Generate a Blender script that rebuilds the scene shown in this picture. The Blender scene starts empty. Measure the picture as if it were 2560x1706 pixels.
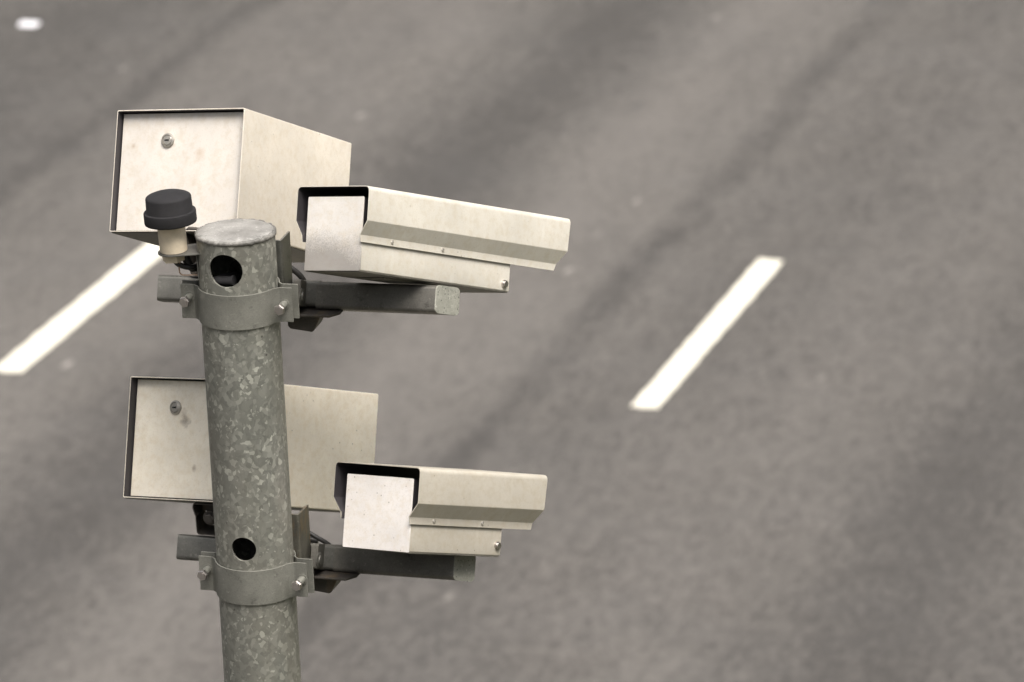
import bpy, bmesh, math, random
from mathutils import Vector, Matrix, noise
R = math.radians
random.seed(4)
SC = bpy.context.scene
COL = SC.collection

# ------------------------------------------------------------------ camera
def cam_axes(pitch, roll):
    f = Vector((0, math.cos(pitch), -math.sin(pitch))); r = Vector((1, 0, 0)); u = r.cross(f)
    return math.cos(roll)*r + math.sin(roll)*u, -math.sin(roll)*r + math.cos(roll)*u, f
r_, u_, f_ = cam_axes(R(18.618), R(-2.513))
cd = bpy.data.cameras.new('camera'); cam = bpy.data.objects.new('camera', cd); COL.objects.link(cam)
cam.matrix_world = Matrix(((r_.x, u_.x, -f_.x, .4808), (r_.y, u_.y, -f_.y, -9.07), (r_.z, u_.z, -f_.z, 9.5), (0, 0, 0, 1)))
cd.sensor_width = 36; cd.lens = 13408.7*36/2560
cd.clip_start = .1; cd.clip_end = 3000
cd.dof.use_dof = True; cd.dof.focus_distance = 9.52; cd.dof.aperture_fstop = 6.9
SC.camera = cam

# ------------------------------------------------------------------ sky, sun, exposure
sun_dir = Vector((.20, -.38, .90)).normalized()          # towards the sun
elev = math.asin(sun_dir.z); azim = math.atan2(sun_dir.x, sun_dir.y)
w = bpy.data.worlds.new('World'); SC.world = w; w.use_nodes = True
nt = w.node_tree; nt.nodes.clear()
sky = nt.nodes.new('ShaderNodeTexSky'); sky.sky_type = 'NISHITA'; sky.sun_disc = False
sky.sun_elevation = elev; sky.sun_rotation = azim; sky.air_density = 1.0; sky.dust_density = 5.0; sky.ozone_density = 1.0
hs = nt.nodes.new('ShaderNodeHueSaturation'); hs.inputs['Saturation'].default_value = .22
bg = nt.nodes.new('ShaderNodeBackground'); bg.inputs['Strength'].default_value = .075
wo = nt.nodes.new('ShaderNodeOutputWorld')
# overcast: the cloud layer is brighter overhead than at the horizon
wtc = nt.nodes.new('ShaderNodeTexCoord'); wsx = nt.nodes.new('ShaderNodeSeparateXYZ')
wcl = nt.nodes.new('ShaderNodeMath'); wcl.operation = 'MAXIMUM'; wcl.inputs[1].default_value = 0
wpw = nt.nodes.new('ShaderNodeMath'); wpw.operation = 'POWER'; wpw.inputs[1].default_value = 1.5
wma = nt.nodes.new('ShaderNodeMath'); wma.operation = 'MULTIPLY_ADD'; wma.inputs[1].default_value = 2.3; wma.inputs[2].default_value = .06
wmx = nt.nodes.new('ShaderNodeVectorMath'); wmx.operation = 'SCALE'
nt.links.new(wtc.outputs['Generated'], wsx.inputs[0]); nt.links.new(wsx.outputs[2], wcl.inputs[0]); nt.links.new(wcl.outputs[0], wpw.inputs[0]); nt.links.new(wpw.outputs[0], wma.inputs[0])
nt.links.new(sky.outputs[0], hs.inputs['Color']); nt.links.new(hs.outputs[0], wmx.inputs[0]); nt.links.new(wma.outputs[0], wmx.inputs['Scale'])
nt.links.new(wmx.outputs[0], bg.inputs['Color'])
nt.links.new(bg.outputs[0], wo.inputs['Surface'])
sd = bpy.data.lights.new('sun', 'SUN'); sd.energy = 2.4; sd.angle = R(34); sd.color = (1, .925, .83)
so = bpy.data.objects.new('sun', sd); COL.objects.link(so)
so.rotation_euler = sun_dir.to_track_quat('Z', 'Y').to_euler(); so.location = (0, -20, 30)
SC.view_settings.view_transform = 'Standard'; SC.view_settings.look = 'None'
SC.view_settings.exposure = 0.85; SC.view_settings.gamma = 1; SC.view_settings.use_curve_mapping = False

# ------------------------------------------------------------------ material helpers
class NT:
    def __init__(s, name):
        s.m = bpy.data.materials.new(name); s.m.use_nodes = True; s.t = s.m.node_tree; s.t.nodes.clear()
        s.out = s.n('ShaderNodeOutputMaterial'); s.b = s.n('ShaderNodeBsdfPrincipled')
        s.t.links.new(s.b.outputs[0], s.out.inputs[0])
        s.co = s.n('ShaderNodeTexCoord').outputs['Object']
    def n(s, k): return s.t.nodes.new(k)
    def link(s, a, b): s.t.links.new(a, b)
    def put(s, sock, v):
        if isinstance(v, (int, float)): sock.default_value = v
        elif isinstance(v, (tuple, list)): sock.default_value = tuple(v) + ((1,) if len(v) == 3 and len(sock.default_value) == 4 else ())
        else: s.link(v, sock)
    def mapping(s, scale=(1, 1, 1), rot=(0, 0, 0), loc=(0, 0, 0), v=None):
        m = s.n('ShaderNodeMapping'); s.link(v or s.co, m.inputs[0])
        m.inputs['Scale'].default_value = scale; m.inputs['Rotation'].default_value = rot; m.inputs['Location'].default_value = loc
        return m.outputs[0]
    def noise(s, scale, detail=2, rough=.5, v=None, dist=0, out='Fac'):
        n = s.n('ShaderNodeTexNoise'); s.link(v or s.co, n.inputs['Vector'])
        n.inputs['Scale'].default_value = scale; n.inputs['Detail'].default_value = detail
        n.inputs['Roughness'].default_value = rough; n.inputs['Distortion'].default_value = dist
        return n.outputs[out]
    def voro(s, scale, v=None, feature='F1', out='Distance', rnd=1):
        n = s.n('ShaderNodeTexVoronoi'); s.link(v or s.co, n.inputs['Vector']); n.feature = feature
        n.inputs['Scale'].default_value = scale; n.inputs['Randomness'].default_value = rnd
        return n.outputs[out]
    def ramp(s, f, pts, interp='LINEAR'):
        n = s.n('ShaderNodeValToRGB'); s.link(f, n.inputs[0]); e = n.color_ramp; e.interpolation = interp
        while len(e.elements) < len(pts): e.elements.new(.5)
        for el, (p, c) in zip(e.elements, pts):
            el.position = p; el.color = (c, c, c, 1) if isinstance(c, (int, float)) else (*c, 1)
        return n.outputs[0]
    def mix(s, f, a, b, mode='MIX'):
        n = s.n('ShaderNodeMix'); n.data_type = 'RGBA'; n.blend_type = mode
        s.put(n.inputs[0], f); s.put(n.inputs[6], a); s.put(n.inputs[7], b); return n.outputs[2]
    def math(s, op, a, b=0.0, c=None):
        n = s.n('ShaderNodeMath'); n.operation = op; s.put(n.inputs[0], a); s.put(n.inputs[1], b)
        if c is not None: s.put(n.inputs[2], c)
        return n.outputs[0]
    def sep(s, v=None):
        n = s.n('ShaderNodeSeparateXYZ'); s.link(v or s.co, n.inputs[0]); return n.outputs
    def vmix(s, v, nz, amt):
        n = s.n('ShaderNodeVectorMath'); n.operation = 'MULTIPLY_ADD'
        s.link(nz, n.inputs[0]); n.inputs[1].default_value = (amt,)*3; s.link(v, n.inputs[2]); return n.outputs[0]
    def bump(s, h, strength=.2, dist=.001):
        n = s.n('ShaderNodeBump'); s.put(n.inputs['Height'], h); n.inputs['Strength'].default_value = strength
        n.inputs['Distance'].default_value = dist; s.link(n.outputs[0], s.b.inputs['Normal'])
    def fin(s, col, rough=.5, metal=0.0, spec=.5):
        s.put(s.b.inputs['Base Color'], col); s.put(s.b.inputs['Roughness'], rough); s.put(s.b.inputs['Metallic'], metal)
        s.b.inputs['Specular IOR Level'].default_value = spec
        return s.m

def mat_housing(name, tint=(.60, .565, .50), low_dark=0.0, seed=0.0, drips=0.0, stains=()):
    s = NT(name); v = s.mapping(loc=(seed, seed*1.7, seed*.6))
    cl = s.noise(7, 5, .6, v)
    c = s.mix(s.ramp(cl, [(.3, 0), (.7, 1)]), tuple(x*.90 for x in tint), tuple(min(1, x*1.08) for x in tint))
    fine = s.noise(380, 4, .7, v)
    c = s.mix(s.ramp(fine, [(.28, .42), (.46, 0)]), c, tuple(x*.62 for x in tint))
    mid = s.noise(60, 4, .7, v)
    c = s.mix(s.ramp(mid, [(.35, .34), (.54, 0)]), c, (tint[0]*.80, tint[1]*.73, tint[2]*.60))
    c = s.mix(s.ramp(s.noise(33, 3, .6, s.mapping(loc=(3, 5, 1), v=v)), [(.60, 0), (.74, .35)]), c, tuple(min(1, x*1.12) for x in tint))
    # pits and fly specks
    d = s.voro(105, v); rnd = s.voro(105, v, out='Color')
    spot = s.math('MULTIPLY', s.ramp(d, [(.10, 1), (.18, 0)]), s.ramp(rnd, [(.80, 0), (.86, 1)]))
    c = s.mix(s.math('MULTIPLY', spot, .55), c, (.12, .09, .06))
    if low_dark:      # darker low on the plate, broken into specks
        z = s.sep()[2]; x = s.sep()[0]
        g = s.math('ADD', s.math('MULTIPLY_ADD', z, -17, -.93), s.math('MULTIPLY', s.math('SUBTRACT', s.noise(14, 3, .6, v), .5), 1.1))
        g = s.math('ADD', g, s.math('MULTIPLY', s.math('SUBTRACT', fine, .5), 1.6))
        g = s.math('MULTIPLY', g, s.ramp(x, [(0.0, 1), (.13, .72)]))
        g = s.ramp(g, [(.0, 0), (.75, 1)])
        c = s.mix(s.math('MULTIPLY', g, low_dark), c, (.17, .155, .145))
    for sx, sz, rr, k, col_ in stains:      # rubbed or rusty smudges at fixed places on the door
        o3 = s.sep(); nzs = s.math('MULTIPLY', s.math('SUBTRACT', s.noise(70, 4, .7), .5), rr*2.2)
        dx = s.math('SUBTRACT', o3[0], sx); dz = s.math('MULTIPLY', s.math('SUBTRACT', o3[2], sz), .75)
        dd = s.math('ADD', s.math('SQRT', s.math('ADD', s.math('MULTIPLY', dx, dx), s.math('MULTIPLY', dz, dz))), nzs)
        c = s.mix(s.math('MULTIPLY', s.ramp(s.math('DIVIDE', dd, rr), [(0, 1), (1, 0)]), k), c, col_)
    if drips:
        sv = s.mapping(scale=(46, 46, 13), v=v)
        n = s.voro(1, sv); rc = s.voro(1, sv, out='Color')
        dr = s.math('MULTIPLY', s.ramp(n, [(.12, 1), (.3, 0)]), s.ramp(rc, [(.55, 0), (.6, 1)]))
        c = s.mix(s.math('MULTIPLY', dr, drips), c, (.78, .76, .70))
    s.bump(fine, .10, .0006)
    return s.fin(c, s.ramp(cl, [(.3, .36), (.7, .5)]), .2, .5)

def mat_spangle():
    s = NT('galvanised_spangle')
    nz = s.noise(55, 2, .5, out='Color'); v = s.vmix(s.mapping(scale=(1, 1, .82)), nz, .016)
    a = s.sep(s.voro(125, v, out='Color')); b = s.sep(s.voro(240, v, out='Color')); e = s.sep(s.voro(70, v, out='Color'))
    f1 = s.ramp(a[0], [(0, .0), (.30, .10), (.55, .22), (.80, .38), (.93, .55), (.98, .95), (1, 1.0)])
    f2 = s.ramp(b[0], [(0, 0), (.7, .12), (.92, .28), (.97, .8), (1, 1)])
    f3 = s.ramp(e[0], [(.6, 0), (1, .26)])
    patch = s.ramp(s.noise(11, 2, .5), [(.34, .62), (.62, 1)])
    f = s.math('MULTIPLY', s.math('MAXIMUM', s.math('MAXIMUM', f1, f2), f3), patch)
    base = s.mix(f, (.166, .169, .151), (.48, .482, .428))
    big = s.noise(5, 4, .6, s.mapping(scale=(1, 1, .35)))
    base = s.mix(s.ramp(big, [(.42, .0), (.68, .5)]), base, (.26, .235, .195))
    # faint vertical rain streaks, tiny black nicks
    st = s.noise(1, 3, .6, s.mapping(scale=(150, 150, 6)))
    base = s.mix(s.ramp(st, [(.62, 0), (.78, .35)]), base, (.33, .32, .28))
    d = s.voro(38); rc = s.sep(s.voro(38, out='Color'))[1]
    base = s.mix(s.math('MULTIPLY', s.ramp(d, [(.05, .8), (.11, 0)]), s.ramp(rc, [(.70, 0), (.74, 1)])), base, (.05, .045, .04))
    s.bump(s.noise(260, 3, .6), .12, .0006)
    return s.fin(base, s.ramp(a[1], [(0, .40), (1, .60)]), .45, .5)

def mat_galv(name, lo, hi, rough=.5, metal=.4, rust=0.0, scratch=.4, seed=0):
    s = NT(name); v = s.mapping(loc=(seed, seed, seed))
    n = s.noise(16, 6, .65, v); c = s.mix(s.ramp(n, [(.32, 0), (.68, 1)]), lo, hi)
    f = s.noise(420, 3, .7, v); c = s.mix(s.ramp(f, [(.3, .35), (.55, 0)]), c, tuple(x*.55 for x in lo))
    st = s.noise(1, 4, .65, s.mapping(scale=(60, 60, 400), v=v))
    c = s.mix(s.ramp(st, [(.6, 0), (.75, scratch)]), c, tuple(min(1, x*1.35) for x in hi))
    wh = s.noise(85, 4, .75, s.mapping(loc=(9, 2, 4), v=v)); c = s.mix(s.ramp(wh, [(.60, 0), (.70, .4)]), c, tuple(min(1, x*1.7) for x in hi))
    bl = s.noise(38, 4, .7, v); c = s.mix(s.ramp(bl, [(.60, 0), (.70, .6)]), c, tuple(x*.45 for x in lo))
    if rough >= .6 and scratch == .5:      # drips and pits of a hot-dipped cut end
        pv = s.voro(230, v); pr = s.sep(s.voro(230, v, out='Color'))[0]
        pit = s.math('MULTIPLY', s.ramp(pv, [(.18, 1), (.34, 0)]), s.ramp(pr, [(.72, 0), (.78, .85)]))
        c = s.mix(pit, c, (.03, .03, .028))
    if rust:
        r = s.noise(24, 5, .7, s.mapping(scale=(1, 1, .3), v=v)); c = s.mix(s.ramp(r, [(.52, 0), (.66, rust)]), c, (.30, .20, .09))
    s.bump(f, .15, .0006)
    return s.fin(c, s.ramp(n, [(.3, rough-.06), (.7, rough+.1)]), metal, .5)

def mat_simple(name, col, rough, metal=0.0, var=.15, scale=60, bump=.1, bscale=300):
    s = NT(name); n = s.noise(scale, 5, .65)
    c = s.mix(s.ramp(n, [(.3, 0), (.7, 1)]), tuple(x*(1-var) for x in col), tuple(min(1, x*(1+var)) for x in col))
    if bump: s.bump(s.noise(bscale, 3, .6), bump, .0005)
    return s.fin(c, rough, metal)

def mat_road():
    s = NT('asphalt')
    x = s.sep()[0]
    wob = s.math('MULTIPLY', s.math('SUBTRACT', s.noise(.45, 3, .5), .5), .55)
    xx = s.math('ADD', x, wob)
    m01 = s.math('MULTIPLY_ADD', xx, .05, 1.0)        # across -20..0  ->  0..1
    def p(a): return (a + 20)/20
    tracks = s.ramp(m01, [(p(-15.2), .34), (p(-13.6), .26), (p(-12.3), .66), (p(-11.3), .74), (p(-10.35), .05), (p(-9.5), .90),
                          (p(-8.9), .66), (p(-8.2), .42), (p(-7.2), .56), (p(-6.7), .58), (p(-6.0), .12), (p(-5.2), .46)])
    thin = s.math('ADD', x, s.math('MULTIPLY', s.math('SUBTRACT', s.noise(.7, 2, .5), .5), .22))
    def seam(a, wd):
        d = s.math('ABSOLUTE', s.math('SUBTRACT', thin, a)); return s.ramp(s.math('DIVIDE', d, wd), [(0, 1), (1, 0)])
    sm = s.math('MAXIMUM', seam(-8.66, .17), s.math('MULTIPLY', seam(-12.96, .17), .8))
    sm = s.math('MULTIPLY', sm, s.ramp(s.noise(.9, 3, .6, s.mapping(scale=(1.2, .7, 1))), [(.34, .45), (.62, 1)]))
    big = s.noise(.5, 3, .55, s.mapping(scale=(1.5, .5, 1)))
    streak = s.noise(1, 4, .6, s.mapping(scale=(3.2, .35, 1)))
    lo = s.mapping(scale=(1, .36, 1)); mott = s.noise(3.6, 3, .6, lo); mott2 = s.noise(10, 5, .8, lo); mott3 = s.noise(26, 3, .8, lo)
    f = s.math('MULTIPLY_ADD', tracks, 1.1, -.10)
    f = s.math('ADD', f, s.math('MULTIPLY', s.math('SUBTRACT', big, .5), .6))
    f = s.math('ADD', f, s.math('MULTIPLY', s.math('SUBTRACT', streak, .5), .35))
    f = s.math('ADD', f, s.math('MULTIPLY', s.math('SUBTRACT', mott, .5), .45))
    f = s.math('ADD', f, s.math('MULTIPLY', s.math('SUBTRACT', mott2, .5), 1.35))
    f = s.math('ADD', f, s.math('MULTIPLY', s.math('SUBTRACT', mott3, .5), 2.4))
    f = s.math('SUBTRACT', f, s.math('MULTIPLY', sm, .62))
    c = s.mix(s.ramp(f, [(0, 0), (1, 1)]), (.033, .0300, .0273), (.110, .1010, .0925))
    c = s.mix(s.ramp(s.noise(1.3, 3, .6), [(.4, 0), (.7, .3)]), c, s.mix(.4, c, (.085, .083, .084)))
    # pale stone chips and dark tar dots, a few centimetres wide
    d = s.voro(3.1, lo); rc = s.sep(s.voro(3.1, lo, out='Color'))
    chip = s.math('MULTIPLY', s.ramp(d, [(.05, 1), (.09, 0)]), s.ramp(rc[0], [(.80, 0), (1, .5)]))
    c = s.mix(chip, c, (.42, .39, .36))
    tar = s.math('MULTIPLY', s.ramp(d, [(.08, 1), (.16, 0)]), s.ramp(rc[1], [(.90, 0), (.96, .7)]))
    c = s.mix(tar, c, (.03, .03, .032))
    agg = s.voro(110); c = s.mix(s.ramp(agg, [(.2, .35), (.6, 0)]), c, (.20, .19, .18))
    s.bump(agg, .5, .004)
    return s.fin(c, .8, 0, .4)

M = {}
M['big_u'] = mat_housing('silver_paint_clean', (.70, .655, .60), 0, 1.3, 0, [(.170, -.078, .012, .45, (.50, .36, .24)), (.030, -.064, .006, .6, (.40, .28, .18)), (.16, -.13, .02, .2, (.55, .42, .30))])
M['big_u_side'] = mat_housing('silver_paint_shell', (.74, .685, .60), 0, 2.3, .12)
M['big_l'] = mat_housing('silver_paint_lightened', (.92, .85, .72), 0, 4.1, 0, [(.127, -.080, .013, .75, (.22, .17, .12)), (.122, -.066, .009, .5, (.30, .23, .17)), (.155, -.165, .006, .6, (.25, .18, .12))])  # tint lightened to make up for light the box above blocks
M['small'] = mat_housing('silver_paint_small', (.70, .665, .59), 0, 6.2, .4)
M['small_l'] = mat_housing('silver_paint_darker', (.50, .465, .40), 0, 8.2, .1)  # darker tint for the lower small camera
M['darker_low'] = mat_housing('silver_paint_darker_low', (.86, .82, .77), .7, 7.7)  # rear cover tint that darkens towards the bottom
M['pale'] = mat_housing('silver_paint_pale', (.86, .82, .79), 0, 9.4)
M['liner_and_shade'] = mat_simple('dark_liner_and_shade', (.030, .027, .030), .6)  # linings, and painted shade on the small camera bodies
M['spangle'] = mat_spangle()
M['cap'] = mat_galv('zinc_cap', (.155, .150, .140), (.32, .312, .295), .6, .08, 0, .8)
M['weld'] = mat_galv('weld_zinc', (.06, .06, .055), (.26, .25, .23), .6, .2)
M['band'] = mat_galv('galvanised_band', (.165, .165, .146), (.25, .248, .22), .5, .35, 0, .5)
M['chan'] = mat_galv('galvanised_channel', (.19, .192, .180), (.28, .28, .262), .30, .85, 0, .2, 3)
M['chan_r'] = mat_galv('galvanised_channel_rusty', (.13, .125, .108), (.21, .20, .165), .45, .6, .75, .2, 5)
M['arm'] = mat_galv('dark_galvanised_arm', (.078, .074, .066), (.155, .148, .132), .5, .45, 0, .3, 2)
M['stub'] = mat_galv('galvanised_stub', (.095, .094, .085), (.165, .161, .146), .5, .4, 0, .35, 7)
M['cut'] = mat_galv('rough_zinc_end', (.21, .21, .18), (.38, .38, .33), .6, .2, 0, .5, 9)
M['dark'] = mat_galv('dark_steel', (.05, .045, .04), (.10, .09, .08), .5, .4, .2, .2, 4)
M['base'] = mat_galv('underside_shade', (.10, .095, .08), (.17, .16, .135), .6, .2, 0, .2, 6)  # dark colour stands in for shade on the housing undersides
M['steel'] = mat_simple('stainless', (.52, .49, .47), .34, 1.0, .12, 90)
M['lock'] = mat_simple('lock_metal', (.50, .47, .42), .34, .7, .1, 90)
M['black'] = mat_simple('black_plastic', (.009, .0085, .010), .85, 0, .35, 40, .25, 500)
M['beige'] = mat_simple('beige_plastic', (.72, .62, .47), .55, 0, .12, 50)
M['rubber'] = mat_simple('black_rubber', (.018, .017, .016), .5, 0, .3, 80)
M['void'] = mat_simple('keyhole_black', (.004, .004, .004), .9)
M['copper'] = mat_simple('brown_wire', (.42, .30, .22), .4, .5)
M['glass'] = mat_simple('dark_window_glass', (.02, .022, .025), .08, 0, .1, 10, 0)
M['paint'] = mat_simple('road_paint', (.68, .655, .56), .6, 0, .05, 9, .3, 120)
M['stud'] = mat_simple('white_reflector', (.80, .80, .84), .35, 0, .04, 40)
M['kerb'] = mat_simple('kerb_concrete', (.33, .32, .30), .85, 0, .2, 12, .4, 90)
M['grass'] = mat_simple('verge_grass', (.042, .042, .024), .9, 0, .5, 2.5, .6, 40)
M['road'] = mat_road()

# ------------------------------------------------------------------ mesh helpers
def obj(name, bm, mats, parent=None, bevel=0, seg=2, sharp=35, mw=None):
    bmesh.ops.recalc_face_normals(bm, faces=bm.faces)
    me = bpy.data.meshes.new(name); bm.to_mesh(me); bm.free()
    for m in (mats if isinstance(mats, (list, tuple)) else [mats]): me.materials.append(m)
    for p in me.polygons: p.use_smooth = True
    if not bevel: me.set_sharp_from_angle(angle=R(sharp))
    o = bpy.data.objects.new(name, me); COL.objects.link(o)
    if parent: o.parent = parent
    if mw is not None: o.matrix_local = mw
    if bevel:
        b = o.modifiers.new('bevel', 'BEVEL'); b.width = bevel; b.segments = seg; b.limit_method = 'ANGLE'
        b.angle_limit = R(30); b.harden_normals = True
    return o
def tag(o, label=None, cat=None, group=None, kind=None):
    for k, v in (('label', label), ('category', cat), ('group', group), ('kind', kind)):
        if v: o[k] = v
    return o
def empty(name, mw):
    o = bpy.data.objects.new(name, None); COL.objects.link(o); o.matrix_world = mw; o.empty_display_size = .05
    return o
def box(bm, x0, x1, y0, y1, z0, z1, mi=0):
    v = [bm.verts.new((x, y, z)) for x in (x0, x1) for y in (y0, y1) for z in (z0, z1)]
    fs = [(0, 1, 3, 2), (4, 6, 7, 5), (0, 4, 5, 1), (2, 3, 7, 6), (0, 2, 6, 4), (1, 5, 7, 3)]
    for f in fs: bm.faces.new([v[i] for i in f]).material_index = mi
    return v
def prism(bm, prof, axis, a, b, mi=0):
    """closed 2-D profile extruded along axis; a, b numbers or functions of (u, v)"""
    A = a if callable(a) else (lambda u, v: a); B = b if callable(b) else (lambda u, v: b)
    def mk(u, v, t): return {'x': (t, u, v), 'y': (u, t, v), 'z': (u, v, t)}[axis]
    v0 = [bm.verts.new(mk(u, v, A(u, v))) for u, v in prof]; v1 = [bm.verts.new(mk(u, v, B(u, v))) for u, v in prof]
    n = len(prof)
    bm.faces.new(v0).material_index = mi; bm.faces.new(v1[::-1]).material_index = mi
    for i in range(n): bm.faces.new((v0[i], v0[(i+1) % n], v1[(i+1) % n], v1[i])).material_index = mi
def frame_of(d):
    d = Vector(d).normalized(); a = Vector((0, 0, 1)) if abs(d.z) < .9 else Vector((1, 0, 0))
    x = a.cross(d).normalized(); return x, d.cross(x), d
def cyl(bm, p, d, r0, r1, h, n=32, mi=0, caps=True, rot=0):
    x, y, z = frame_of(d); p = Vector(p)
    rings = []
    for t, r in ((0, r0), (h, r1)):
        rings.append([bm.verts.new(p + z*t + (x*math.cos(a) + y*math.sin(a))*r) for a in (rot + 2*math.pi*i/n for i in range(n))])
    for i in range(n): bm.faces.new((rings[0][i], rings[0][(i+1) % n], rings[1][(i+1) % n], rings[1][i])).material_index = mi
    if caps: bm.faces.new(rings[0][::-1]).material_index = mi; bm.faces.new(rings[1]).material_index = mi
def lathe(bm, prof, n=64, p=(0, 0, 0), d=(0, 0, 1), mi=0):
    """prof = [(r, h)...], closed at the axis where r = 0"""
    x, y, z = frame_of(d); p = Vector(p); prev = None
    for r, h in prof:
        cur = [bm.verts.new(p + z*h)] if r == 0 else [bm.verts.new(p + z*h + (x*math.cos(a) + y*math.sin(a))*r) for a in (2*math.pi*i/n for i in range(n))]
        if prev:
            for i in range(n):
                j = (i+1) % n
                a = [prev[i % len(prev)], prev[j % len(prev)], cur[j % len(cur)], cur[i % len(cur)]]
                a = [q for k, q in enumerate(a) if q not in a[:k]]
                if len(a) > 2: bm.faces.new(a).material_index = mi
        prev = cur
def tube(bm, pts, r, n=12, mi=0, sub=6):
    P = [Vector(q) for q in pts]; C = []
    for i in range(len(P)-1):
        a, b, c, d = P[max(i-1, 0)], P[i], P[i+1], P[min(i+2, len(P)-1)]
        for k in range(sub):
            t = k/sub; C.append(.5*((2*b) + (c-a)*t + (2*a-5*b+4*c-d)*t*t + (3*b-a-3*c+d)*t**3))
    C.append(P[-1]); prev = None; up = None
    for i, q in enumerate(C):
        t = (C[min(i+1, len(C)-1)] - C[max(i-1, 0)]).normalized()
        up = frame_of(t)[0] if up is None else (up - t*up.dot(t)).normalized()
        s = t.cross(up)
        cur = [bm.verts.new(q + (up*math.cos(a) + s*math.sin(a))*r) for a in (2*math.pi*k/n for k in range(n))]
        if prev:
            for k in range(n): bm.faces.new((prev[k], prev[(k+1) % n], cur[(k+1) % n], cur[k])).material_index = mi
        else: bm.faces.new(cur[::-1]).material_index = mi
        prev = cur
    bm.faces.new(prev).material_index = mi
def rrect(x0, x1, z0, z1, r, seg=5):
    out = []
    for cx, cz, a0 in ((x1-r, z1-r, 0), (x0+r, z1-r, 90), (x0+r, z0+r, 180), (x1-r, z0+r, 270)):
        for k in range(seg+1):
            a = R(a0 + 90*k/seg); out.append((cx + r*math.cos(a), cz + r*math.sin(a)))
    return out
def offset_open(pts, t):
    """open polyline thickened by t to its left"""
    n = len(pts); out = []
    for i in range(n):
        a = Vector(pts[max(i-1, 0)]); b = Vector(pts[i]); c = Vector(pts[min(i+1, n-1)])
        d1 = (b-a).normalized() if i else (c-b).normalized(); d2 = (c-b).normalized() if i < n-1 else d1
        n1 = Vector((-d1.y, d1.x)); n2 = Vector((-d2.y, d2.x)); m = (n1+n2).normalized()
        out.append(tuple(b + m*(t/max(.4, m.dot(n1)))))
    return list(pts) + out[::-1]
def fillet(pts, rad, seg=5):
    """round the inner corners of an open polyline; rad = radius per corner or one number"""
    out = [pts[0]]
    for i in range(1, len(pts)-1):
        r = rad[i-1] if isinstance(rad, (list, tuple)) else rad
        a, b, c = map(Vector, pts[i-1:i+2]); d1 = (a-b).normalized(); d2 = (c-b).normalized()
        if r == 0: out.append(tuple(b)); continue
        h = d1.angle(d2)/2; l = r/math.tan(h); s = b + d1*l; e = b + d2*l
        for k in range(seg+1):
            t = k/seg; out.append(tuple((1-t)**2*s + 2*t*(1-t)*b + t*t*e))
    out.append(pts[-1]); return out
def hexnut(bm, p, d, r, h, rot=0, mi=0):
    x, y, z = frame_of(d); p = Vector(p); n = 6; rings = []
    for t, k in ((0, .9), (h*.15, 1), (h*.85, 1), (h, .88)):
        rings.append([bm.verts.new(p + z*t + (x*math.cos(a) + y*math.sin(a))*r*k) for a in (rot + 2*math.pi*i/n for i in range(n))])
    for a, b in zip(rings, rings[1:]):
        for i in range(n): bm.faces.new((a[i], a[(i+1) % n], b[(i+1) % n], b[i])).material_index = mi
    bm.faces.new(rings[0][::-1]).material_index = mi; bm.faces.new(rings[-1]).material_index = mi
    cyl(bm, p + z*h*.9, d, r*.58, r*.56, h*.25, 20, mi)

# ------------------------------------------------------------------ setting: ground, road, kerb (road frame: x across, y along)
AZ = R(18.577)
road_mw = Matrix.Translation((.4808, -9.07, 0)) @ Matrix.Rotation(-AZ, 4, 'Z')
bm = bmesh.new(); box(bm, -900, 900, -900, 1500, -.5, -.02); g = obj('ground', bm, M['grass'], mw=road_mw); tag(g, kind='structure')
bm = bmesh.new(); box(bm, -26, -3.9, -300, 900, -.3, 0); road = obj('road', bm, M['road'], mw=road_mw)
tag(road, 'grey asphalt carriageway with faint dark tyre tracks', None, kind='structure')
bm = bmesh.new(); box(bm, -3.9, -3.75, -300, 900, -.3, .12); k_ = obj('kerb', bm, M['kerb'], bevel=.015, mw=road_mw); tag(k_, kind='structure')
def marking(xc, wd, y0, y1, label=None):
    bm = bmesh.new(); n = 40; e = lambda a, b: noise.noise(Vector((a*3.1, b*17.7, xc)))*.010
    L = [(xc-wd/2 + e(i, 1), y0 + (y1-y0)*i/n) for i in range(n+1)]; Rr = [(xc+wd/2 + e(i, 2), y0 + (y1-y0)*i/n) for i in range(n+1)]
    m = 6
    bot = [(xc-wd/2 + wd*j/m, y0 + noise.noise(Vector((j*2.3, y0, 3)))*.03) for j in range(1, m)]
    top = [(xc+wd/2 - wd*j/m, y1 + noise.noise(Vector((j*2.3, y1, 5)))*.03) for j in range(1, m)]
    prism(bm, L[::-1] + bot + Rr + top, 'z', .0005, .004)
    o = obj('lane_marking', bm, M['paint'], road)
    tag(o, label); return o
marking(-7.945, .149, 25.80, 28.40, 'white dash on the open asphalt right of the cameras')
marking(-11.586, .172, 25.70, 28.42, 'white dash running up behind the upper left camera box')
for xc in (-7.945, -11.586):
    for k in (-2, -1, 1, 2, 3): marking(xc, .15, 25.8 + 9*k, 28.46 + 9*k)
bm = bmesh.new(); box(bm, -4.35, -4.2, -100, 300, .0005, .004); obj('edge_line', bm, M['paint'], road)
# small white marker on the far lane
sp = Matrix.Translation((-2.711, 26.323, 0)) @ Matrix.Rotation(-AZ, 4, 'Z')
bm = bmesh.new()
prism(bm, [(-.05, .0), (.05, .0), (.035, .02), (-.035, .02)], 'x', -.066, .066)
tag(obj('road_stud', bm, M['stud'], mw=sp, bevel=.004), 'small blurred white reflective stud lying on the far asphalt', 'road stud')

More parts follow.
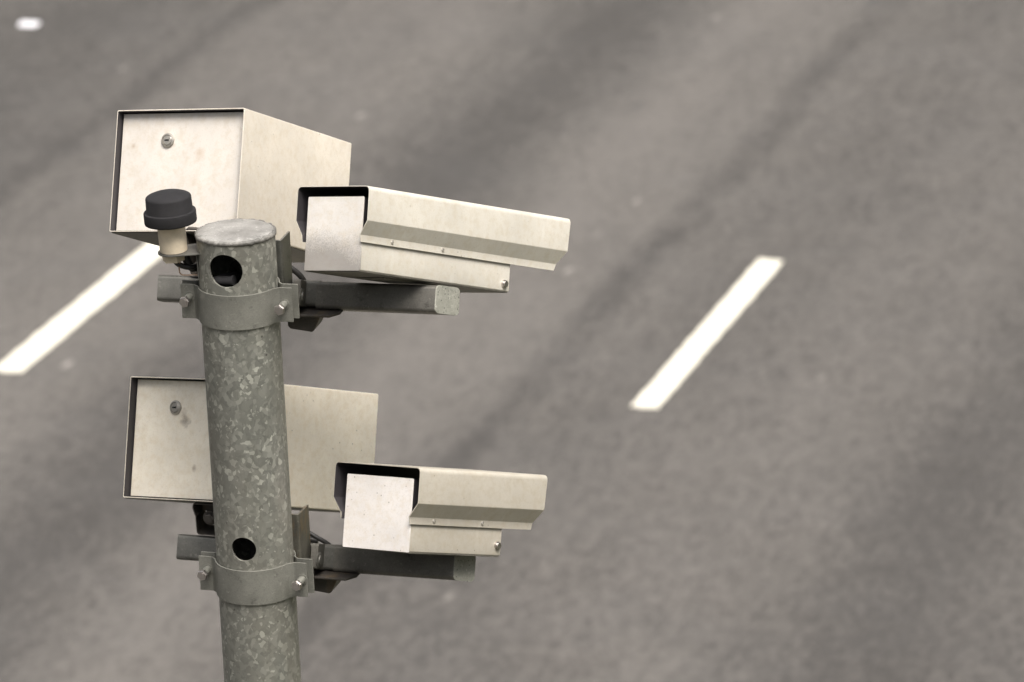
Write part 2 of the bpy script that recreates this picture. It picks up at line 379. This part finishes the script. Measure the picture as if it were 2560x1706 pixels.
# ------------------------------------------------------------------ pole
pole = empty('galvanised_pole', Matrix.Identity(4))
tag(pole, 'thick galvanised steel pole with capped top and two round holes', 'pole')
def with_holes(bm, holes):
    me = bpy.data.meshes.new('t'); bmesh.ops.recalc_face_normals(bm, faces=bm.faces); bm.to_mesh(me); bm.free()
    o = bpy.data.objects.new('t', me); COL.objects.link(o); cut = []
    for hx, hz, hr in holes:
        b = bmesh.new(); y = -math.sqrt(.07**2 - hx**2); d = Vector((hx, y, 0)).normalized()
        cyl(b, d*.03 + Vector((0, 0, hz)), d, hr, hr, .08, 56); bmesh.ops.recalc_face_normals(b, faces=b.faces)
        m2 = bpy.data.meshes.new('c'); b.to_mesh(m2); b.free(); c = bpy.data.objects.new('c', m2); COL.objects.link(c); cut.append(c)
        md = o.modifiers.new('b', 'BOOLEAN'); md.object = c; md.operation = 'DIFFERENCE'; md.solver = 'EXACT'
    dg = bpy.context.evaluated_depsgraph_get(); res = bpy.data.meshes.new_from_object(o.evaluated_get(dg))
    out = bmesh.new(); out.from_mesh(res)
    for c in cut + [o]: bpy.data.objects.remove(c)
    return out
bm = bmesh.new(); n = 128
rings = [[bm.verts.new((r*math.cos(2*math.pi*i/n), r*math.sin(2*math.pi*i/n), z)) for i in range(n)] for r, z in ((.07, 0.02), (.07, 6.667), (.0645, 6.667), (.0645, 0.02))]
for k in range(4):
    a, b = rings[k], rings[(k+1) % 4]
    for i in range(n): bm.faces.new((a[i], a[(i+1) % n], b[(i+1) % n], b[i]))
obj('shaft', with_holes(bm, [(-.0195, 6.6195, .0308), (-.0169, 6.0952, .0228)]), M['spangle'], pole, sharp=40)
bm = bmesh.new()          # end cap: slightly dished disc
lathe(bm, [(0, .0105), (.03, .0102), (.055, .0088), (.066, .0070), (.0695, .004), (.0695, .0002), (0, .0002)], 96, (0, 0, 6.667))
for v in bm.verts:
    if v.co.z > 6.672: v.co.z += noise.noise(v.co*38)*.0012
obj('end_cap', bm, M['cap'], pole)
bm = bmesh.new(); n, m_ = 220, 12; ring = []   # lumpy weld bead
for i in range(n):
    a = 2*math.pi*i/n; d = Vector((math.cos(a), math.sin(a), 0)); rr = .0040 + .0018*noise.noise(Vector((d.x*7, d.y*7, 1))) + .0011*noise.noise(Vector((d.x*26, d.y*26, 4)))
    zc = 6.6692 + .0014*noise.noise(Vector((d.x*8, d.y*8, 8)))
    ring.append([bm.verts.new(d*(.0690 + rr*.95*math.cos(b)) + Vector((0, 0, zc + rr*1.1*math.sin(b)))) for b in (2*math.pi*j/m_ for j in range(m_))])
for i in range(n):
    for j in range(m_): bm.faces.new((ring[i][j], ring[(i+1) % n][j], ring[(i+1) % n][(j+1) % m_], ring[i][(j+1) % m_]))
obj('weld_bead', bm, M['weld'], pole, sharp=80)
bm = bmesh.new(); box(bm, -.17, .17, -.17, .17, -.02, .02); obj('base_plate', bm, M['band'], pole, bevel=.003)

# cables seen inside the pole
bm = bmesh.new(); tube(bm, [(.01, .03, 5.0), (.02, .045, 6.2), (.02, .035, 6.52), (-.01, .01, 6.60), (.02, -.01, 6.62), (.045, .02, 6.63), (.04, .045, 6.58), (.03, .05, 6.4), (.0, .03, 5.0)], .006)
tag(obj('cable', bm, M['rubber']), 'black cable looped inside the pole behind its upper round hole', 'cable')
bm = bmesh.new()
tube(bm, [(.02, .03, 6.45), (.005, .01, 6.575), (-.035, -.035, 6.593), (-.022, -.046, 6.5955), (-.006, -.052, 6.597)], .0085, 14)
tube(bm, [(-.008, -.0512, 6.5968), (-.0045, -.0525, 6.5972)], .0098, 16, sub=1)
tag(obj('conduit_end', bm, M['black']), 'dark conduit end poking up at the bottom of the upper hole', 'conduit')

# ------------------------------------------------------------------ mounting brackets (local frame: x along the arm, y away, origin on the pole axis)
def bracket(psi, zt, zb, arm, stub, nuts, label, chan_top, chan_mat, tilt_box):
    """zt, zb clamp band; arm = (z top, z bottom, x end near, x end far); stub = (x left, z top, z bottom)"""
    root = empty('mounting_bracket', Matrix.Rotation(-psi, 4, 'Z') @ Matrix.Translation((0, 0, 0)))
    tag(root, label, 'bracket', 'clamp brackets with side arms on the pole')
    th = .0028
    # front band: flange, arc, flange
    def band(sign, ri, yf, xr, xl, z0, z1, name):
        a0 = math.asin(min(1, abs(yf)/ri)) + R(9)
        arc = [(ri*math.cos(a), sign*ri*math.sin(a)) for a in [a0 + (math.pi-2*a0)*i/64 for i in range(65)]]
        pts = [(xr, sign*abs(yf)), (ri + .007, sign*abs(yf))] + arc + [(-ri-.007, sign*abs(yf)), (-xl, sign*abs(yf))]
        pts = fillet(pts[:3], .005)[:-1] + arc[:-1] + fillet([arc[-1]] + pts[-2:], .005)
        bm = bmesh.new(); prism(bm, offset_open(pts, sign*th*-1 if sign > 0 else th), 'z', z0, z1)
        return obj(name, bm, M['band'], root, bevel=.0005, seg=1)
    band(-1, .0708, .012, .102, .104, zb, zt, 'front_band')
    band(1, .0708, .0035, .108, .106, zb + .001, zt + .001, 'rear_band')
    for (bx, bz) in nuts:
        bm = bmesh.new()
        cyl(bm, (bx, -.014, bz), (0, -1, 0), .0100, .0100, .002, 28)
        lathe(bm, [(.0068, 0), (.0072, .010), (.0066, .014), (.0066, .026)], 24, (bx, -.014, bz), (0, -1, 0), 1)
        b = obj('bolt', bm, [M['band'], M['band']], root)
        bm = bmesh.new(); hexnut(bm, (bx, -.014-.026, bz), (0, -1, 0), .0100, .010, rot=.3 + bx); obj('nut', bm, M['steel'], b)
    # upright channel behind the pole
    cz0 = zb - .03
    pr = offset_open(fillet([(.0615, .128), (.0615, .0735), (-.0615, .0735), (-.0615, .128)], .006), -.004)
    bm = bmesh.new(); prism(bm, pr, 'z', cz0, lambda u, v: chan_top)
    obj('upright_channel', bm, chan_mat, root, bevel=.0012)
    # side block with a bolt head, flat plates and a dark wedge under the arm
    at, ab, xn, xf = arm
    bm = bmesh.new()
    prism(bm, [(.045, .108), (.132, .108), (.147, .128), (.148, .185), (.045, .185)], 'z', ab-.0030, ab+.0012)
    prism(bm, [(.045, .120), (.112, .120), (.120, .13), (.120, .185), (.045, .185)], 'z', ab-.0075, ab-.0036)
    obj('support_plate', bm, M['dark'], root, bevel=.0012)
    zw = ab - .0080
    bm = bmesh.new(); prism(bm, [(.048, zw), (.110, zw), (.107, zw-.006), (.096, zw-.0275), (.092, zw-.0295), (.052, zw-.0245), (.048, zw-.019)], 'y', .126, .180)
    obj('wedge', bm, M['dark'], root, bevel=.0015)
    # short square tube running left, longer tube running right with a slanted rough cut end
    sx, st, sb = stub
    y0, y1 = .137, .191; rc, rs = math.cos(R(23)), math.sin(R(23)); yc = .5*(y0+y1) + .002
    def roll(pf, zc): return [(yc + (u-yc)*rc + (v-zc)*rs, zc - (u-yc)*rs + (v-zc)*rc - .0087) for u, v in pf]
    zs_ = (st+sb)/2; zc = (at+ab)/2; hs_, ha = .0235, .0250
    bm = bmesh.new(); prism(bm, roll(rrect(yc-hs_, yc+hs_, zs_-hs_, zs_+hs_, .007), zs_), 'x', sx, .104); obj('stub_tube', bm, M['stub'], root)
    bm = bmesh.new(); prism(bm, roll(rrect(yc-.060, yc+.020, zc-ha+.002, zc+ha-.001, .005), zc), 'x', .0660, .080); blk = obj('side_block', bm, M['arm'], root, bevel=.001)
    bm = bmesh.new(); lathe(bm, [(.0148, 0), (.0150, .0010), (.013, .0022), (.009, .0024), (.0085, .0044), (.0, .0050)], 32, (.080, .116, zc + .006), (1, 0, 0)); obj('bolt_head', bm, M['stub'], blk)
    bm = bmesh.new(); pf = rrect(yc-ha, yc+ha, zc-ha, zc+ha, .008, 6)
    def cutx(u, v):          # undo the roll to know how far back in the tube we are
        d = (u-yc)*rc - (v-zc+.0087)*rs
        return xn + (xf-xn)*(d+ha)/(2*ha)
    prism(bm, roll(pf, zc), 'x', .099, cutx)
    tubeo = obj('arm_tube', bm, M['arm'], root)
    bm = bmesh.new()
    pf2 = roll(rrect(yc-ha-.0004, yc+ha+.0004, zc-ha-.0004, zc+ha+.0004, .0084, 8), zc)
    prism(bm, pf2, 'x', lambda u, v: cutx(u, v)-.0008 - .0008*noise.noise(Vector((u*130, v*130, 1))), lambda u, v: cutx(u, v) + .0014)
    for v in bm.verts: v.co += Vector([noise.noise(v.co*180 + Vector((k*9, 0, 0)))*.0005 for k in range(3)])
    obj('cut_end', bm, M['cut'], tubeo, bevel=.0006)
    # tilting cradle under the large housing
    cx0, cx1, cy, cz_b, cz_t = tilt_box
    bm = bmesh.new()
    pr = offset_open(fillet([(cx1, cz_b), (cx0, cz_b), (cx0-.001, cz_b+(cz_t-cz_b)*.58), (cx0+.002, cz_b+(cz_t-cz_b)*.60)], [.006, 0]), .0022)
    prism(bm, pr, 'y', cy, cy+.05)
    box(bm, cx0+.002, cx1, cy+.046, cy+.049, cz_b+.002, cz_t-.01)
    cr = obj('cradle', bm, M['dark'], root, bevel=.0006)
    bm = bmesh.new(); zz = cz_b+(cz_t-cz_b)*.56
    pr = offset_open(fillet([(cx0, zz), (cx0-.005, cz_t-.012), (cx0-.005, cz_t), (cx1, cz_t)], [.002, .007]), -.0022)
    prism(bm, pr, 'y', cy-.006, cy+.055); box(bm, cx0, cx1, cy+.03, cy+.033, zz, cz_t-.003); obj('cradle_cap', bm, M['dark'], cr, bevel=.0006)
    bm = bmesh.new(); cyl(bm, (cx0+.028, cy-.002, cz_b+.035), (0, -1, 0), .014, .014, .003, 28); hexnut(bm, (cx0+.028, cy-.005, cz_b+.035), (0, -1, 0), .010, .008, .2)
    cyl(bm, (cx0+.028, cy+.046, cz_b+.035), (0, -1, 0), .006, .006, .05, 16)
    obj('pivot_bolt', bm, M['dark'], cr)
    return root
bracket(R(14.5), 6.5748, 6.5110, (6.537, 6.482, .3215, .352), (-.2, 6.5375, 6.487), [(.0868, 6.5440), (-.0880, 6.5520)],
        'upper clamp bracket below the round hole near the pole top', 6.6335, M['chan'], (-.135, -.03, .148, 6.538, 6.628))
bracket(R(17.5), 6.0549, 5.9890, (6.030, 5.9785, .330, .3535), (-.2065, 6.029, 5.982), [(.0930, 6.0235), (-.0865, 6.0305)],
        'lower clamp bracket under the smaller hole with rusty upright channel', 6.1125, M['chan_r'], (-.166, -.02, .150, 6.0315, 6.094))

# ------------------------------------------------------------------ housings
def pose(P, W, H, D, k):
    """P = top left rear corner as measured from the camera at distance 1, k = distance scale"""
    P = Vector(P)*k + Vector((.4808, -9.07, 9.5)); W = Vector(W).normalized(); D = Vector(D).normalized()
    Z = W.cross(D).normalized(); D = Z.cross(W)
    return Matrix(((W.x, D.x, Z.x, P.x), (W.y, D.y, Z.y, P.y), (W.z, D.z, Z.z, P.z), (0, 0, 0, 1)))
def base_root(name, mw, w_, h_, k):
    """empty at the bottom rear centre; returns root and the offset to the top left corner frame"""
    root = empty(name, mw @ Matrix.Translation((w_/2, 0, -h_)))
    return root, Matrix.Translation((-w_/2, 0, h_))
def big_box(mw, w_, h_, d_, ms, md, label, stain):
    root, off = base_root('camera_housing', mw, w_, h_, 1); tag(root, label, 'camera housing', 'large box housings behind the pole')
    t = .0022
    bm = bmesh.new(); o = rrect(0, w_, -h_, 0, .003, 3); i = rrect(t, w_-t, -h_+t, -t, .0018, 3); n = len(o)
    V = [[bm.verts.new((x, y, z)) for x, z in pr] for pr, y in ((o, 0), (o, d_-.02), (i, d_-.02), (i, 0))]
    for a in range(4):
        for j in range(n): bm.faces.new((V[a][j], V[a][(j+1) % n], V[(a+1) % 4][(j+1) % n], V[(a+1) % 4][j])).material_index = int(a == 2)
    obj('shell', bm, [ms, M['liner_and_shade']], root, mw=off, bevel=.0005, seg=1)
    bm = bmesh.new(); g = .0022; rec = .016
    box(bm, t+g, w_-t-.0006, rec, rec+.003, -h_+t+.0016, -t-g)
    door = obj('door', bm, md, root, mw=off, bevel=.001)
    bm = bmesh.new(); lx, lz = .102, -.0545; y = rec - .0004
    lathe(bm, [(.0133, 0), (.0136, .0014), (.0122, .0034), (.0100, .0040), (.0094, .0030), (.0094, .0024)], 48, (lx, y, lz), (0, -1, 0))
    lathe(bm, [(.0088, .0014), (.0088, .0034), (.0082, .0040), (0, .0042)], 40, (lx, y, lz), (0, -1, 0))
    cyl(bm, (lx, y, lz), (0, -1, 0), .0098, .0098, .0016, 32, 1)
    box(bm, lx-.0046, lx+.0022, y-.0050, y-.0030, lz-.0013, lz+.0012, 1); box(bm, lx+.0022, lx+.0036, y-.0050, y-.0030, lz-.0019, lz+.0019, 1)
    obj('lock', bm, [M['lock'], M['void']], door)
    bm = bmesh.new(); box(bm, .0025, w_-.0025, .004, d_-.023, -h_-.0018, -h_+.0008); obj('base_plate', bm, M['base'], root, mw=off, bevel=.0006)  # thin dark sheet added as the shade under the box
    bm = bmesh.new(); box(bm, t+.0005, w_-t-.0005, d_-.06, d_-.056, -h_+t+.0005, -t-.0005); f = obj('front_frame', bm, M['liner_and_shade'], root, mw=off)
    bm = bmesh.new(); box(bm, .03, w_-.03, d_-.0555, d_-.0535, -h_+.03, -.03); obj('window', bm, M['glass'], f)
    return root
KU, KL = 9.40/9.2, 9.43/9.2
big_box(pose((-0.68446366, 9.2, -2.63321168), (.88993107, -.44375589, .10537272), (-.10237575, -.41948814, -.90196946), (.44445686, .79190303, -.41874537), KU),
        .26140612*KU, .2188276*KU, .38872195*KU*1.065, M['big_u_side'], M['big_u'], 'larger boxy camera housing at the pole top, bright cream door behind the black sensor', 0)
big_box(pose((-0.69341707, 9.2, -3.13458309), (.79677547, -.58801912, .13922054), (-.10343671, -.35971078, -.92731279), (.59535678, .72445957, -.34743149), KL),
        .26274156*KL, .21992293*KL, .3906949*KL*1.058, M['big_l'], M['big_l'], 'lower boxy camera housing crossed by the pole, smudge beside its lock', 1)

def small_cam(mw, w_, h_, d_, side, top, L, mbody, mface, label, rivets, boltp, nm):
    """L = shield end at the top, at the bend, at the flange"""
    root, off = base_root('shielded_camera', mw, w_, h_, 1); tag(root, label, 'camera', 'small cameras with sun shields')
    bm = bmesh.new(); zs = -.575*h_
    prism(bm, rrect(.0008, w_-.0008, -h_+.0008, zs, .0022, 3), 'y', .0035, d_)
    prism(bm, rrect(.0020, w_-.0020, zs-.003, -.0010, .0012, 2), 'y', .0030, d_-.0004, 1)  # upper body coloured dark to stand in for shade under the shield
    obj('body', bm, [mbody, M['liner_and_shade']], root, mw=off, bevel=.0008)
    bm = bmesh.new(); prism(bm, rrect(0, w_, -h_, 0, .0018, 2), 'y', 0, .003)
    obj('rear_cover', bm, mface, root, mw=off, bevel=.0006)
    bm = bmesh.new(); box(bm, .012, w_-.012, d_+.0003, d_+.003, -h_+.012, -.012); obj('front_glass', bm, M['glass'], root, mw=off)
    # sun shield: one folded sheet
    g = .0022
    zb, zi, zf = -.325*h_, -.515*h_, -.615*h_
    pts = fillet([(-g, zf), (-g, zi), (-side, zb), (-side, top), (w_+side, top), (w_+side, zb), (w_+g, zi), (w_+g, zf)], [.003, .003, .0085, .0085, .003, .003])
    y0 = -.0085
    def yend(u, v):
        if v > zb: t = (top-v)/(top-zb); return L[0] + (L[1]-L[0])*t
        t = (zb-v)/(zb-zf); return L[1] + (L[2]-L[1])*t
    ystart = lambda u, v: y0 + (.003 if v < zi-.001 else 0)
    bm = bmesh.new(); prism(bm, offset_open(pts, .0016), 'y', ystart, yend)
    # inside of the sheet is dark: faces on the inner side of the profile
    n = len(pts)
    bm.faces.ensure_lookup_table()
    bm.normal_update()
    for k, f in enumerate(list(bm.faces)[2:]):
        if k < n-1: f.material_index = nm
    sh = obj('sun_shield', bm, [mbody, M['liner_and_shade']], root, mw=off, bevel=.0004, seg=1)
    for ry in rivets:
        for sx, xx in ((1, w_+g+.0014), (-1, -g-.0014)):
            bm = bmesh.new(); lathe(bm, [(.0042, 0), (.0040, .0010), (.0026, .0020), (.0016, .0022), (.0012, .0014), (0, .0014)], 20, (xx, ry, -.562*h_), (sx, 0, 0))
            obj('rivet', bm, M['lock'], sh)
    bm = bmesh.new(); lathe(bm, [(.0072, -.001), (.0072, .0035), (.0060, .0036), (.0060, .0062), (.0052, .0068), (0, .0068)], 28, (w_-.0008, boltp[0], boltp[1]), (1, 0, 0))
    obj('side_bolt', bm, M['steel'], root, mw=off)
    bm = bmesh.new(); box(bm, .0018, w_-.0018, .002, d_-.003, -h_-.0016, -h_+.0010); box(bm, w_*.25, w_*.75, d_*.25, d_*.75, -h_-.004, -h_-.001); obj('mount_plate', bm, M['base'], root, mw=off, bevel=.001)  # wide dark sheet paints the underside shade; the smaller box is the mount
    return root
KU, KL = 9.13/9.0, 9.11/9.0
d1 = .42249319*KU
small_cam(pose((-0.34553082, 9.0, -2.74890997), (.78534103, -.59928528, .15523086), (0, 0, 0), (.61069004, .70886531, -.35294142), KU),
          .12643537*KU, .12999194*KU, d1, .0172, .0165, (d1*1.345, d1*1.335, d1*1.29), M['small'], M['darker_low'],
          'upper small camera with long folded sun shield and rear cover darker towards the bottom', (d1*.19, d1*.525), (d1*.962, -.118), 1)
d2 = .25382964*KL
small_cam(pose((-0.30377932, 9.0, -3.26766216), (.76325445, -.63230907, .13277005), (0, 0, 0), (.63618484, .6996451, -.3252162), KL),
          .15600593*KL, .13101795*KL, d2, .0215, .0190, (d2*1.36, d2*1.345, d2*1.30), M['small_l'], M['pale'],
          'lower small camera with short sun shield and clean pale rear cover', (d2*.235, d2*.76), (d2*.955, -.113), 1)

# ------------------------------------------------------------------ light sensor on its side plate
sr = empty('sensor', Matrix.Translation((-.1112, 0, 6.6415)) @ Matrix.Rotation(R(-2.2), 4, 'Y'))
tag(sr, 'black mushroom-capped sensor on a beige stem beside the pole top', 'sensor')
bm = bmesh.new()
lathe(bm, [(0, .0525), (.044, .0520), (.0462, .0530), (.0468, .0550), (.0468, .0715), (.0462, .0735), (.0440, .0742), (.0418, .0744), (.0414, .0750),
           (.0408, .0985), (.0398, .1006), (.0375, .1022), (.030, .1052), (.018, .1082), (0, .1092)], 72)
obj('cap', bm, M['black'], sr, sharp=50)
bm = bmesh.new(); lathe(bm, [(0, 0), (.0242, 0), (.0246, .002), (.0250, .0525), (0, .0525)], 48); obj('stem', bm, M['beige'], sr)
bm = bmesh.new(); cyl(bm, (-.002, .003, -.0195), (0, 0, 1), .0205, .0205, .016, 6, rot=.35); obj('lock_nut', bm, M['beige'], sr, bevel=.001)
bm = bmesh.new()
pf = [(.048, -.030), (.048, .034)] + [(.030*math.cos(R(a))*.92 - .001, .030*math.sin(R(a))) for a in range(90, 271, 12)]
prism(bm, pf, 'z', -.0032, -.0006)
box(bm, .0395, .0420, -.020, .060, -.050, -.0033)
obj('mount_plate', bm, M['stub'], sr, bevel=.0006)
bm = bmesh.new(); tube(bm, [(-.113, .002, 6.626), (-.106, .002, 6.616), (-.096, .004, 6.610), (-.084, .006, 6.607), (-.074, .02, 6.606), (-.05, .10, 6.60)], .0050)
tag(obj('cable', bm, M['rubber']), 'short black cable curling from under the beige sensor to the pole', 'cable')
bm = bmesh.new(); tube(bm, [(-.094, .016, 6.632), (-.090, .014, 6.618), (-.084, .014, 6.606), (-.076, .024, 6.600), (-.06, .09, 6.585)], .0078)
tag(obj('cable', bm, M['rubber']), 'thick black cable tucked between sensor plate and pole', 'cable')
bm = bmesh.new(); tube(bm, [(-.1015, 0, 6.620), (-.1035, 0, 6.610), (-.1030, 0, 6.600), (-.0985, 0, 6.5955), (-.088, 0, 6.5945), (-.072, 0, 6.5945)], .0013, 8)
tag(obj('wire', bm, M['copper']), 'thin bent brown wire hanging below the sensor nut', 'wire')
# cables at the upright channels
bm = bmesh.new(); tube(bm, [(.080, .17, 6.042), (.104, .16, 6.0285), (.121, .158, 6.0180), (.146, .156, 6.0015), (.20, .14, 5.998)], .0042)
tag(obj('cable', bm, M['rubber']), 'black cable slanting from the rusty channel to the lower arm', 'cable')
bm = bmesh.new(); tube(bm, [(.09, .19, 6.012), (.1075, .186, 6.010)], .0062, sub=2)
tag(obj('cable_gland', bm, M['rubber']), 'black cable gland behind the rusty channel', 'cable gland')
bm = bmesh.new(); tube(bm, [(.08, .186, 6.545), (.097, .184, 6.531), (.107, .183, 6.518), (.111, .183, 6.500)], .0055)
tag(obj('cable', bm, M['rubber']), 'black cable bending behind the upper channel onto the arm', 'cable')
